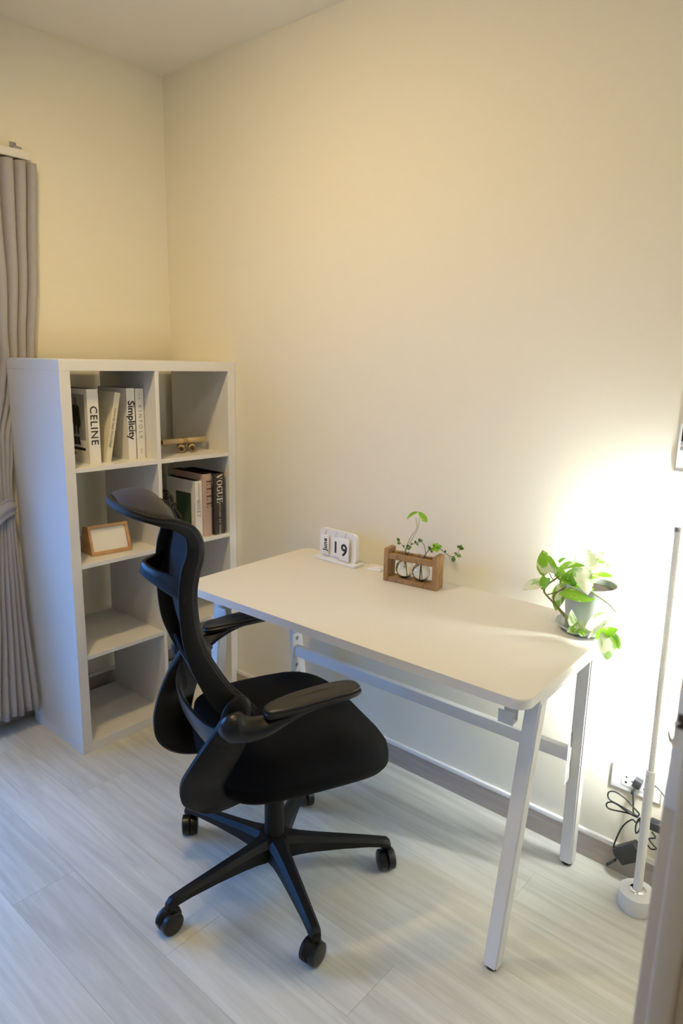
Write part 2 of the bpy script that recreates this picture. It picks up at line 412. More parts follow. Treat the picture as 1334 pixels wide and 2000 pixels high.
# ceiling lamps (out of view); the one near the doorway is an added fill
for i, (lx, ly, lb) in enumerate(((1.05, -1.25, 'round white ceiling lamp above the desk chair'), (1.95, -1.5, 'round white fill lamp added near the doorway, out of view'))):
    t = thing('ceiling_lamp', lb, 'lamp', (lx, ly, H))
    bm = B(); lathe(bm, [(.0, 0), (.10, 0), (.10, -.035), (.085, -.038), (.085, -.012), (0, -.012)], 40); obj('housing', bm, M_white, t)
    bm = B(); lathe(bm, [(0, -.013), (.083, -.013), (.083, -.020), (0, -.020)], 40); obj('diffuser', bm, M_lampd, t)

# ---------------------------------------------------------------- bookshelf
SX, SY, SH, SD, SW = 0.4442, -0.0012, 1.465, 0.39, 0.765
T_, t_ = 0.038, 0.0163; SXB = SX-SD; SYL = SY-SW; ym = (SY+SYL)/2
shelf = thing('cube_bookshelf', 'tall white open cube bookshelf with eight compartments in the room corner', 'bookshelf', (SXB, SYL, 0))
def sp(name, a, b, bev=.0008):
    bm = B(); box2(bm, [a[0]-SXB, a[1]-SYL, a[2]], [b[0]-SXB, b[1]-SYL, b[2]], bev, 1); return obj(name, bm, M_lam, shelf)
sp('top_panel', (SXB, SYL, SH-T_), (SX, SY, SH)); sp('bottom_panel', (SXB, SYL, 0), (SX, SY, T_))
sp('side_panel', (SXB, SYL, T_), (SX, SYL+T_, SH-T_)); sp('side_panel', (SXB, SY-T_, T_), (SX, SY, SH-T_))
HZ = (SH-2*T_-3*t_)/4; ZS = [T_]
for i in range(3):
    z = SH-T_-(i+1)*HZ-i*t_
    for a, b in ((SYL+T_, ym-t_/2), (ym+t_/2, SY-T_)):
        sp('shelf_board', (SXB, a, z-t_), (SX-.0015, b, z))
sp('divider', (SXB, ym-t_/2, T_), (SX-.0005, ym+t_/2, SH-T_))
Z1 = SH-T_-HZ; Z2 = Z1-HZ-t_; Z3 = Z2-HZ-t_

# ---------------------------------------------------------------- books
def book(name, label, x, y0, th, h, d, z, cover, rz=0.0, tilt=0.0, group='books on the bookshelf', rounded=False):
    """spine faces +x; local origin at the spine's lower front (y0 = left edge), thickness towards +y"""
    t = thing(name, label, 'book', (x, y0, z), rz, group)
    t.rotation_euler = (tilt, 0, rz)
    c = .003
    bm = B()
    if rounded:
        o = [(-d, 0), (-.012, 0), (-.004, .003), (0, th*.3), (0.0005, th*.5), (0, th*.7), (-.004, th-.003), (-.012, th), (-d, th), (-d, th-c), (-.014, th-c), (-c-.001, th*.7), (-c-.001, th*.3), (-.014, c), (-d, c)]
    else:
        o = [(-d, 0), (0, 0), (0, th), (-d, th), (-d, th-c), (-c, th-c), (-c, c), (-d, c)]
    prism(bm, o, (0, 0, h/2), (1, 0, 0), (0, 1, 0), h)
    bmesh.ops.triangulate(bm, faces=[f for f in bm.faces if len(f.verts) > 4])
    obj('cover', bm, cover, t, smooth=rounded, sharp=50)
    bm = B(); box2(bm, (-d+.004, c, .004), (-c-.001, th-c, h-.004)); obj('pages', bm, M_pages, t, smooth=False)
    return t
DN = (0, 0, -1); YP = (0, 1, 0); FX = (1, 0, 0)
e = .0006
b1 = book('white_book', 'thick white book with CELINE spine and a standing figure on its cover', .386, -.640, .044, .270, .205, Z1, M_paper)
text('lettering', 'CELINE', .040, M_ink, b1, (e, .022, .140), DN, YP, 1.12, bold=.0004)
bm = B(); prism(bm, [(-.180, .085), (-.020, .085), (-.020, .250), (-.180, .250)], (0, -.0003, 0), (1, 0, 0), (0, 0, 1), .0005); pic = obj('cover_picture', bm, M_photo, b1, smooth=False)
def flat(parent, name, material, polys, yy):
    bm = B()
    for q in polys:
        vs = [bm.verts.new((x, yy, z)) for x, z in q]; bm.faces.new(vs)
    me = bpy.data.meshes.new(name); bm.to_mesh(me); bm.free(); me.materials.append(material)
    return link(bpy.data.objects.new(name, me), parent)
fx = -.083
flat(pic, 'printed_coat', M_ink, [[(fx-.030, .205), (fx-.006, .213), (fx+.012, .213), (fx+.026, .203), (fx+.032, .150), (fx+.028, .128), (fx+.012, .134), (fx-.016, .138), (fx-.032, .152)],
    [(fx-.018, .14), (fx-.003, .14), (fx-.004, .105), (fx-.014, .105)], [(fx+.004, .138), (fx+.020, .138), (fx+.018, .105), (fx+.006, .105)],
    [(fx-.016, .095), (fx-.001, .095), (fx+.001, .066), (fx-.020, .066)], [(fx+.003, .095), (fx+.018, .095), (fx+.026, .066), (fx+.002, .066)]], -.0010)
flat(pic, 'printed_face', M_skin, [[(fx+.001+.011*math.cos(a), .226+.014*math.sin(a)) for a in [2*PI*i/14 for i in range(14)]], [(fx-.005, .215), (fx+.007, .215), (fx+.002, .196)]], -.0012)
bm = B(); prism(bm, [(-.170, .047), (-.026, .047), (-.026, .057), (-.170, .057)], (0, -.0003, 0), (1, 0, 0), (0, 0, 1), .0005); obj('cover_bar', bm, M_ink, b1, smooth=False)
bm = B(); prism(bm, [(-.130, .028), (-.095, .028), (-.095, .038), (-.130, .038)], (0, -.0003, 0), (1, 0, 0), (0, 0, 1), .0005); obj('cover_bar', bm, M_inkg, b1, smooth=False)
b2 = book('cream_book', 'thin cream paperback leaning right on the top shelf', .378, -.5745, .0225, .262, .19, Z1+.0005, M_cream, 0.0, -0.20)
text('lettering', 'How to lead Vourdleay', .0165, M_inkg, b2, (e, .0112, .130), DN, YP, 0.95)
b3 = book('white_book', 'white book with bold Simplicity spine beside the leaning cream paperback', .374, -.4725, .033, .270, .20, Z1, M_paper)
text('lettering', 'Simplicity', .0385, M_ink, b3, (e, .0165, .150), DN, YP, 1.0, bold=.0010)
b4 = book('white_book', 'white book with thin wide-spaced KINFOLK spine at the right end of the top shelf row', .368, -.4310, .036, .268, .20, Z1, M_paper)
text('lettering', 'KINFOLK', .0205, M_inkg, b4, (e, .018, .141), DN, YP, 1.75)
text('lettering', 'Vol 18', .0085, M_inkg, b4, (e, .018, .240), DN, YP, 1.1); text('lettering', '2014', .0085, M_inkg, b4, (e, .018, .030), DN, YP, 1.1)
bm = B(); prism(bm, [(-.15, .10), (-.003, .10), (-.003, .215), (-.15, .215)], (0, -.0003, 0), (1, 0, 0), (0, 0, 1), .0006); obj('cover_picture', bm, M_ink, b4, smooth=False)
b5 = book('white_book', 'white art book with MONET spine and dark green cover picture, left of the pink one', .412, -.1955, .034, .240, .19, Z2, M_paper)
serif('lettering', 'MONET', .017, .0125, .0028, M_inkg, b5, (e*.5, .0085, .160), DN, YP)
text('lettering', 'an introduction to', .0085, M_inkg, b5, (e, .020, .193), DN, YP, 1.1)
bm = B(); prism(bm, [(-.132, .030), (-.028, .030), (-.028, .186), (-.132, .186)], (0, -.0003, 0), (1, 0, 0), (0, 0, 1), .0005); obj('cover_picture', bm, M_green, b5, smooth=False)
b6 = book('pink_book', 'dusty pink cloth book with four brown bars on the spine', .424, -.1600, .047, .266, .215, Z2, M_pink, rounded=True)
serif('lettering', 'ELLE', .026, .0245, .007, M_inkb, b6, (.0016, .0135, .2405), DN, YP)
b7 = book('dark_book', 'dark chocolate book with white VOGUE spine at the right end of the second shelf', .431, -.1105, .054, .264, .215, Z2, M_choc)
serif('lettering', 'VOGUE', .030, .0225, .0028, M_paper, b7, (e*.5, .0135, .2600), DN, YP)
text('lettering', 'LECTURES DE MODE', .0115, M_cream, b7, (e, .028, .073), DN, YP, 1.45)
bm = B(); prism(bm, [(-.035, .215), (-.010, .215), (-.010, .255), (-.035, .255)], (0, -.0003, 0), (1, 0, 0), (0, 0, 1), .0005); obj('cover_picture', bm, M_inkg, b7, smooth=False)

# ---------------------------------------------------------------- scrolls, chain, frame on the shelf
def scroll(label, a, b, r):
    a, b = Vector(a), Vector(b); d = (b-a); L = d.length; d.normalize()
    t = thing('paper_scroll', label, 'scroll', a, 0, 'paper scrolls on the top shelf')
    M = d.to_track_quat('Z', 'Y').to_matrix()
    bm = B(); ring = []
    n = 46
    pts = [(r*(1-.42*i/n)*math.cos(i/n*4*PI), r*(1-.42*i/n)*math.sin(i/n*4*PI)) for i in range(n+1)]
    loft(bm, [[M @ Vector((x, y, 0)) for x, y in pts], [M @ Vector((x, y, L)) for x, y in pts]], cap=False, ring_closed=False)
    o = obj('paper', bm, M_scroll, t, sharp=80)
    s = o.modifiers.new('thickness', 'SOLIDIFY'); s.thickness = .0008
    bm = B(); lathe(bm, [(0, .004), (r*.62, .004), (r*.62, .006), (0, .006)], 16, (0, 0, 0), M); obj('shade_disc', bm, M_dark, t)  # dark disc stands in for the shade inside the roll
    for f in (.46, .5, .54):
        bm = B(); tube(bm, [M @ Vector(((r+.001)*math.cos(q), (r+.001)*math.sin(q), L*f)) for q in [2*PI*i/20 for i in range(20)]], .0012, 6, closed=True); obj('twine', bm, M_twine, t)
    return t
R_ = .0155
scroll('left of two rolled paper scrolls seen end-on on the shelf', (.352, -.214, Z1+R_+.0015), (.200, -.104, Z1+R_+.0015), R_)
scroll('right of two rolled paper scrolls seen end-on on the shelf', (.358, -.163, Z1+R_+.0015), (.235, -.074, Z1+R_+.0015), R_)
scroll('rolled paper scroll lying crosswise on top of two others', (.318, -.285, Z1+2*R_+.0155), (.318, -.062, Z1+2*R_+.0155), .0125)

ch = thing('chain_ornament', 'black chunky chain ornament leaning against the white art book', 'ornament', (.402, -.285, Z2))
def torus_link(name, c, a, b, r, M, parent):
    bm = B(); tube(bm, [Vector(c)+M @ Vector((a*math.cos(q), b*math.sin(q), 0)) for q in [2*PI*i/28 for i in range(28)]], r, 10, closed=True); return obj(name, bm, M_chain, parent)
from mathutils import Euler
for c, rot in (((-.008, -.046, .200), (1.2, .3, .2)), ((-.004, -.030, .178), (.5, 1.2, .4)), ((0, -.012, .145), (1.1, .2, -.9)), ((.002, .006, .105), (.4, 1.1, .7)), ((.0, .004, .062), (1.2, -.2, .3)), ((.002, -.022, .028), (.3, .2, .2))):
    torus_link('link', c, .021, .014, .0062, Euler(rot).to_matrix(), ch)
bm = B(); tube(bm, cr([(-.012, -.055, .205), (.0, -.028, .165), (.004, .0, .125), (.004, .02, .08), (0, .028, .03), (0, .0, .008), (0, -.04, .008)], 24), .0062, 10); obj('cord', bm, M_chain, ch)

fr = thing('photo_frame', 'small honey wood photo frame with blank white paper on the second shelf', 'frame', (.373, -.645, Z2), math.atan2(-.016, .158))
# local: x out of shelf (front), y right, z up
LEAN = .30; FH, FWd = .116, .160
rotl = Matrix.Rotation(-LEAN, 3, 'Y')
def rail(name, y0, y1, h0, h1, th=.016, parent=fr, m_=M_oakf, off=0):
    bm = B(); box(bm, rotl @ Vector((-th/2+off, (y0+y1)/2, (h0+h1)/2)), (th, y1-y0, h1-h0), rotl, .001); return obj(name, bm, m_, parent)
rail('bottom_rail', 0, FWd, 0.001, .016); rail('top_rail', 0, FWd, FH-.012, FH); rail('side_rail', 0, .010, .016, FH-.012); rail('side_rail', FWd-.010, FWd, .016, FH-.012)
bm = B(); box(bm, rotl @ Vector((-.011, FWd/2, FH/2+.002)), (.004, FWd-.018, FH-.026), rotl); obj('paper', bm, M_paper, fr, smooth=False)
for yy in (.003, FWd-.003):
    bm = B(); q = rotl @ Vector((-.016, 0, FH)); q0 = rotl @ Vector((-.016, 0, .001))
    prism(bm, [(q0.x, q0.z), (q.x, q.z), (q.x-.030, q.z-.004), (-.105, .0005), (q0.x, .0005)], (0, yy, 0), (1, 0, 0), (0, 0, 1), .006); obj('side_panel', bm, M_oakf, fr, smooth=False)

# ---------------------------------------------------------------- curtain
def curtain():
    t = thing('curtain', 'grey pleated curtain tied back beside the bookshelf', 'curtain', (0.03, -0.9, 0.08))
    ZT, ZB = 2.158, .085
    def interp(z, tab):
        tab = sorted(tab)
        if z <= tab[0][0]: return tab[0][1]
        for (a, va), (b, vb) in zip(tab, tab[1:]):
            if z <= b:
                f = (z-a)/(b-a); f = f*f*(3-2*f)*.5+f*.5; return va+(vb-va)*f
        return tab[-1][1]
    yR = [(.08, -.778), (.5, -.786), (.88, -.792), (.97, -.790), (1.15, -.760), (1.35, -.690), (1.47, -.648), (1.8, -.612), (2.16, -.588)]
    yL = [(.08, -1.22), (.5, -1.08), (.9, -.965), (.97, -.97), (1.3, -1.10), (1.6, -1.2), (2.16, -1.30)]
    xc = [(.08, .112), (.5, .082), (.9, .068), (1.1, .045), (1.3, .032), (2.16, .030)]
    am = [(.08, .026), (.5, .024), (.9, .016), (1.1, .016), (1.3, .016), (1.7, .020), (2.16, .024)]
    NS, NZ = 300, 70; NP = 15
    bm = B(); G = []
    for i in range(NZ+1):
        z = ZB+(ZT-ZB)*i/NZ; r = []
        a, b, c, A = interp(z, yR), interp(z, yL), interp(z, xc), interp(z, am)
        for j in range(NS+1):
            s = j/NS
            ph = s*NP*2*PI+.9*math.sin(s*9)+.35*math.sin(z*3+s*20)+.3
            yy = a+(b-a)*s+.0030*math.sin(ph)
            wv = 2*abs(math.sin(ph/2))**.75-1
            xx = c+A*wv+.004*math.sin(z*5+s*30)
            if z < 1.47 and yy > SYL-.004: xx = min(xx, .050)
            zz = z-(.012*(1-s)*0 if i else .006*math.sin(ph*.5))
            r.append(bm.verts.new((xx-.03, yy+.9, zz-.08)))
        G.append(r)
    for i in range(NZ):
        for j in range(NS): bm.faces.new((G[i][j], G[i][j+1], G[i+1][j+1], G[i+1][j]))
    o = obj('cloth', bm, M_curt, t, sharp=180); s = o.modifiers.new('thickness', 'SOLIDIFY'); s.thickness = .0015
    # tieback band: wraps around the gathered cloth, sloping down to the left
    bm = B(); rings = []
    for i in range(49):
        q = 2*PI*i/48
        px = .066+.040*math.cos(q); py = -.878+.094*math.sin(q)
        zc = .885+.42*(py+.86)+.012*math.sin(3*q)
        hh = .030+.008*math.sin(q*2+1)
        ring = []
        for k_ in range(9):
            f = k_/8*2-1
            ring.append(Vector((px-.03+.004*math.cos(f*5)*math.cos(q), py+.9+.004*math.cos(f*5)*math.sin(q), zc+f*hh-.08)))
        rings.append(ring)
    loft(bm, rings, False, False, False)
    o = obj('tieback', bm, M_curt, t, sharp=180); s = o.modifiers.new('thickness', 'SOLIDIFY'); s.thickness = .004
    return t
curtain()
tr = thing('curtain_track', 'white curtain track on the wall above the grey curtain', 'curtain track', (.03, -.617, 2.166))
bm = B(); box2(bm, (-.018, -2.35, 0), (.014, 0, .030), .003); obj('rail', bm, M_cap, tr)
for yy in (-.04, -.9, -1.9):
    bm = B(); box2(bm, (-.030, yy-.014, .030), (.010, yy+.014, .040), .002); box2(bm, (-.030, yy-.012, .024), (-.026, yy+.012, .060), .001); obj('bracket', bm, M_bolt, tr)

# ---------------------------------------------------------------- desk
DA = 0.0250; DZ = .769; DL, DWd, DT = 1.190, .6085, .025
desk = thing('desk', 'white rectangular desk with slanted white steel legs along the wall', 'desk', (.9098, -.0446, 0), DA)
bm = B(); prism(bm, [(x+DL/2, y-DWd/2) for x, y in rrect(DL, DWd, .032, 8)], (0, 0, DZ-DT/2), (1, 0, 0), (0, 1, 0), DT)
es = [e_ for e_ in bm.edges if abs(e_.verts[0].co.z-e_.verts[1].co.z) < 1e-6]
bmesh.ops.bevel(bm, geom=es, offset=.002, segments=2, affect='EDGES')
obj('tabletop', bm, M_desk, desk)
FZ = DZ-DT
def leg(xb, yb, xt, yt, sx=.038, sy=.038):
    bm = B(); c0 = Vector((xb, yb, .012)); c1 = Vector((xt, yt, FZ))
    r = []
    for c in (c0, c1):
        r.append([c+Vector((a*sx/2+(-.003*a if abs(b) > .99 else 0)*0, b*sy/2, 0)) for a, b in ((-1, -1), (1, -1), (1, 1), (-1, 1))])
    loft(bm, r); bmesh.ops.bevel(bm, geom=[e_ for e_ in bm.edges if abs(e_.verts[0].co.z-e_.verts[1].co.z) > .1], offset=.004, segments=2, affect='EDGES')
    o = obj('leg', bm, M_steel, desk)
    bm = B(); lathe(bm, [(0, 0), (.015, 0), (.016, .004), (.016, .013), (0, .013)], 18, (xb, yb, 0)); obj('foot_pad', bm, M_rub, o)
    return o
XL0, XL1 = .055, .045; XR0, XR1 = 1.135, 1.160
leg(XR0, -.545, XR1, -.470); leg(XR0, -.058, XR1, -.148); leg(XL0, -.545, XL1, -.470); leg(XL0, -.058, XL1, -.148)
for x in (XL1, XR1):
    bm = B(); box2(bm, (x-.019, -.50, FZ-.03), (x+.019, -.12, FZ-.0002), .003); obj('end_rail', bm, M_steel, desk)
# rear stretcher with end plates and bolts
yb_ = -.135
bm = B(); box2(bm, (XL1+.020, yb_-.012, .385), (XR1-.022, yb_+.012, .425), .003); obj('stretcher', bm, M_steel, desk)
for x, s in ((XL1+.0215, 1), (XR1-.0225, -1)):
    bm = B(); box2(bm, (x-.002, -.155, .315), (x+.004*s+.002, -.105, .475), .001); pl = obj('end_plate', bm, M_steel, desk)
    for z in (.452, .345):
        bm = B(); lathe(bm, [(0, 0), (.008, 0), (.008, .003), (.005, .006), (0, .006)], 12, (x+.003*s, -.130, z), Matrix.Rotation(PI/2*s, 3, 'Y')); obj('bolt', bm, M_bolt, pl)
for x in (.075, 1.098):
    bm = B(); box2(bm, (x-.018, -.475, FZ-.075), (x+.018, -.472, FZ-.0002), .0005); box2(bm, (x-.018, -.50, FZ-.103), (x+.018, -.472, FZ-.099), .0005)
    box2(bm, (x-.018, -.475, FZ-.10), (x+.018, -.472, FZ-.07), .0005); box2(bm, (x-.020, -.503, FZ-.103), (x+.020, -.500, FZ-.070), .0005)
    obj('hook_bracket', bm, M_steel, desk)

# ---------------------------------------------------------------- office chair
HX, HY = 1.4126, -.7003; TH = math.radians(66.5)
chair = thing('office_chair', 'black ergonomic office chair with curled headrest in front of the desk', 'chair', (HX, HY, 0), TH)
# local: x forward, y left (far side), z up
# seat cushion
bm = B(); rings = []
def seat_ring(s, z, n=56):
    out = []
    for i in range(n):
        q = 2*PI*i/n; cc, ss = math.cos(q), math.sin(q); ex = 2/3.9
        x = math.copysign(abs(cc)**ex, cc); yv = math.copysign(abs(ss)**ex, ss)
        wdt = .252-.012*max(0, -x)
        X = .040+.248*x*s; Yv = wdt*yv*s
        zz = z-.050*max(0, (X-.10)/.19)**2*(1 if z > .44 else .45)+(.012*max(0, (-X-.05)/.15)**2 if z > .48 else -.012*max(0, (-X-.02)/.18))+.010*abs(Yv/.255)**2*(1 if z > .49 else 0)
        out.append(Vector((X, Yv, zz)))
    return out
for s, z in ((.02, .400), (.55, .398), (.86, .400), (.955, .406), (.99, .420), (1.0, .445), (.994, .448), (1.0, .452), (.998, .472), (.975, .492), (.92, .506), (.80, .515), (.55, .516), (.02, .513)):
    rings.append(seat_ring(s, z))
loft(bm, rings); obj('seat', bm, M_seat, chair, sharp=75)
bm = B(); loft(bm, [seat_ring(.55, .380), seat_ring(.70, .384), seat_ring(.74, .4015)]); obj('seat_pan', bm, M_plas, chair)

# back frame profile: (u, half width, z) of the front edge, depth of the rim
PR = [(-.120, .200, .654, .056), (-.132, .196, .668, .064), (-.150, .188, .688, .070), (-.176, .172, .716, .066), (-.207, .156, .767, .058), (-.226, .144, .808, .052), (-.239, .135, .868, .046),
      (-.243, .134, .940, .044), (-.237, .140, .992, .044), (-.228, .143, 1.030, .042), (-.228, .145, 1.070, .040), (-.246, .146, 1.105, .034), (-.286, .150, 1.126, .026), (-.322, .151, 1.134, .021),
      (-.352, .140, 1.141, .018), (-.380, .112, 1.149, .016), (-.398, .065, 1.154, .015)]
prof = cr([(a, b, c) for a, b, c, d in PR], 72); dep = [v.x for v in cr([(d, 0, 0) for a, b, c, d in PR], 72)]
def nback(i):
    a, b = prof[max(i-1, 0)], prof[min(i+1, len(prof)-1)]
    t = Vector((b.x-a.x, 0, b.z-a.z)).normalized(); return Vector((-t.z, 0, t.x))
half = [(Vector((v.x, -v.y, v.z)), nback(i), dep[i]) for i, v in enumerate(prof)]
path = half+[(Vector((-.405, -.030, 1.156)), nback(71), .015), (Vector((-.408, 0, 1.157)), nback(71), .015), (Vector((-.405, .030, 1.156)), nback(71), .015)]+[(Vector((p.x, -p.y, p.z)), n, d) for p, n, d in reversed(half)]
bm = B(); rings = []
for i, (p_, n_, d_) in enumerate(path):
    T = (path[min(i+1, len(path)-1)][0]-path[max(i-1, 0)][0]).normalized()
    N = (n_-T*n_.dot(T)).normalized(); Bv = T.cross(N)
    h = .0085; ring = []
    for b_, q in ((-.6, 0), (.6, 0), (1, .12), (1, .45), (1, .88), (.6, 1), (-.6, 1), (-1, .88), (-1, .45), (-1, .12)):
        ring.append(p_+Bv*b_*h+N*q*d_)
    rings.append(ring)
loft(bm, rings); obj('back_frame', bm, M_plas, chair, sharp=35)
# thin piping line just inside the front edge of the frame
bm = B(); tube(bm, [p_+n_*.010-Vector((0, math.copysign(.0005, p_.y) if abs(p_.y) > .02 else 0, 0)) for p_, n_, d_ in path], .0098, 8); obj('frame_piping', bm, M_rub, chair)
# sling: mesh below the neck, padded fabric on the headrest
def sling(i0, i1, off, bow, nl=16):
    bm = B(); G = []
    for i in range(i0, i1+1):
        v = prof[i]; n_ = nback(i); r = []
        for j in range(nl+1):
            f = j/nl*2-1; l = f*(v.y-.002)
            r.append(bm.verts.new(Vector((v.x, l, v.z))+n_*(off+bow(i)*(1-f*f))))
        G.append(r)
    for i in range(len(G)-1):
        for j in range(nl): bm.faces.new((G[i][j], G[i][j+1], G[i+1][j+1], G[i+1][j]))
    return bm
SPL = 54
o = obj('back_mesh', sling(0, SPL, .006, lambda i: .012+.022*max(0, 1-i/25)), M_net, chair, sharp=180)
s_ = o.modifiers.new('thickness', 'SOLIDIFY'); s_.thickness = .003
bmh = sling(SPL, 71, .004, lambda i: -.034*max(0, math.sin(PI*((i-SPL+.001)/(71.6-SPL))**.66))**.75)
V_ = [v for v in bmh.verts]
o = obj('headrest', bmh, M_head, chair, sharp=180); s_ = o.modifiers.new('thickness', 'SOLIDIFY'); s_.thickness = .008; s_.offset = 0
# headrest front lip closing the tip
bm = B(); tip = [Vector((-.398, f*.065, 1.154)) for f in (-1, -.5, 0, .5, 1)]; tip2 = [Vector((-.398-.008*(1-f*f), f*.062, 1.1545)) for f in (-1, -.5, 0, .5, 1)]
loft(bm, [tip, tip2], False, False, False); bm.faces.ensure_lookup_table(); obj('headrest_tip', bm, M_head, chair)
# coat bar behind the shoulders
def band(pts, hgt, thk, n=40, tilt=0.0):
    P = cr(pts, n); rings = []
    for i, p_ in enumerate(P):
        T = (P[min(i+1, n-1)]-P[max(i-1, 0)]).normalized(); Z = Vector((tilt, 0, 1)); Z = (Z-T*Z.dot(T)).normalized(); S = T.cross(Z)
        h = hgt[0]+(hgt[1]-hgt[0])*math.sin(PI*i/(n-1)) if isinstance(hgt, tuple) else hgt
        rings.append([p_+S*a*thk/2+Z*b*h/2 for a, b in ((-.6, -1), (.6, -1), (1, -.8), (1, .8), (.6, 1), (-.6, 1), (-1, .8), (-1, -.8))])
    bm = B(); loft(bm, rings); return bm
obj('coat_bar', band([(-.266, -.140, .950), (-.296, -.100, .958), (-.328, -.045, .970), (-.342, 0, .977), (-.328, .045, .970), (-.296, .100, .958), (-.266, .140, .950)], (.060, .030), .012, tilt=.25), M_plasg, chair)
obj('lumbar_band', band([(-.205, -.205, .580), (-.228, -.150, .580), (-.246, -.070, .588), (-.251, 0, .591), (-.246, .070, .588), (-.228, .150, .580), (-.205, .205, .580)], (.080, .056), .012, tilt=-.2), M_plasg, chair)
obj('waist_plate', band([(-.222, -.140, .690), (-.230, 0, .690), (-.222, .140, .690)], .100, .010, 20, tilt=-.45), M_net, chair)
# C-shaped support brackets
OUT = [(-.212, .650, .216), (-.245, .600, .212), (-.283, .530, .192), (-.303, .468, .166), (-.292, .405, .152), (-.225, .362, .140), (-.10, .360, .105), (.0, .368, .06)]
INN = [(-.140, .628, .220), (-.156, .568, .217), (-.183, .500, .196), (-.197, .448, .171), (-.180, .416, .155), (-.115, .398, .140), (-.03, .397, .105), (.02, .400, .06)]
for sd in (-1, 1):
    O = cr([(a, sd*l, z) for a, z, l in OUT], 44); I = cr([(a, sd*l, z) for a, z, l in INN], 44); rings = []
    for i in range(44):
        o_, i_ = O[i], I[i]; w_ = (i_-o_); T = (O[min(i+1, 43)]-O[max(i-1, 0)]).normalized(); S = T.cross(w_).normalized()
        th = .013
        rings.append([o_+w_*a+S*b*th for a, b in ((0, -.5), (0, .5), (.07, 1), (.60, 1), (.93, .55), (1, .2), (1, -.5), (.9, -1), (.1, -1))])
    bm = B(); loft(bm, rings); obj('support_bracket', bm, M_plas, chair, sharp=45)
    bm = B(); bmesh.ops.create_uvsphere(bm, u_segments=24, v_segments=16, radius=1)
    rs_ = Matrix.Rotation(.35, 3, 'Y')
    for v_ in bm.verts: v_.co = Vector((-.176, sd*.212, .652))+rs_ @ Vector((v_.co.x*.036, v_.co.y*.017, v_.co.z*.052))
    obj('arm_mount', bm, M_plas, chair)
    # armrest
    arm = cr([(-.205, sd*.230, .652), (-.197, sd*.246, .646), (-.165, sd*.258, .637), (-.125, sd*.268, .641), (-.085, sd*.273, .657), (-.03, sd*.275, .675), (.03, sd*.275, .683)], 30)
    rad = [(.020+.014*math.sin(min(1, i/6)*PI/2), .022+.020*math.sin(min(1, i/6)*PI/2)) for i in range(8)]
    rad += [(.034-.012*((i-7)/22)**.7, .042-.036*((i-7)/22)**.6) for i in range(8, 30)]
    bm = B(); tube(bm, arm, rad, 18); ao = obj('armrest', bm, M_plasg, chair, sharp=60)
    def pad_outline(gr):
        out = []
        for i in range(48):
            q = 2*PI*i/48; ex = 2/3.4
            x = math.copysign(abs(math.cos(q))**ex, math.cos(q)); yv = math.copysign(abs(math.sin(q))**ex, math.sin(q))
            X = -.005+(.124+gr)*x; wdt = (.0385+gr)*(1-.18*max(0, -x)**1.5)
            out.append((X, sd*.277+wdt*yv))
        return out
    def arc_z(x): return -.005*(x/.12)**2+.009*x/.12
    bm = B(); loft(bm, [[Vector((x, y_, z+.016+arc_z(x))) for x, y_ in pad_outline(g)] for g, z in ((-.014, .666), (-.004, .668), (0, .672), (0, .678), (-.003, .681))]); obj('pad_base', bm, M_plasg, ao)
    bm = B(); loft(bm, [[Vector((x, y_, z+.016+arc_z(x))) for x, y_ in pad_outline(g)] for g, z in ((-.005, .680), (-.003, .684), (-.0035, .6875), (-.007, .6895), (-.016, .6905), (-.034, .691))]); obj('arm_pad', bm, M_pad, ao)
# mechanism, gas lift
bm = B(); box2(bm, (-.11, -.075, .335), (.10, .075, .385), .012, 3); obj('tilt_mechanism', bm, M_plas, chair)
bm = B(); lathe(bm, [(0, .052), (.020, .052), (.022, .056), (.022, .075), (.0285, .078), (.0285, .255), (.027, .262), (.017, .264), (.017, .355), (0, .355)], 28); obj('gas_lift', bm, M_plas, chair)
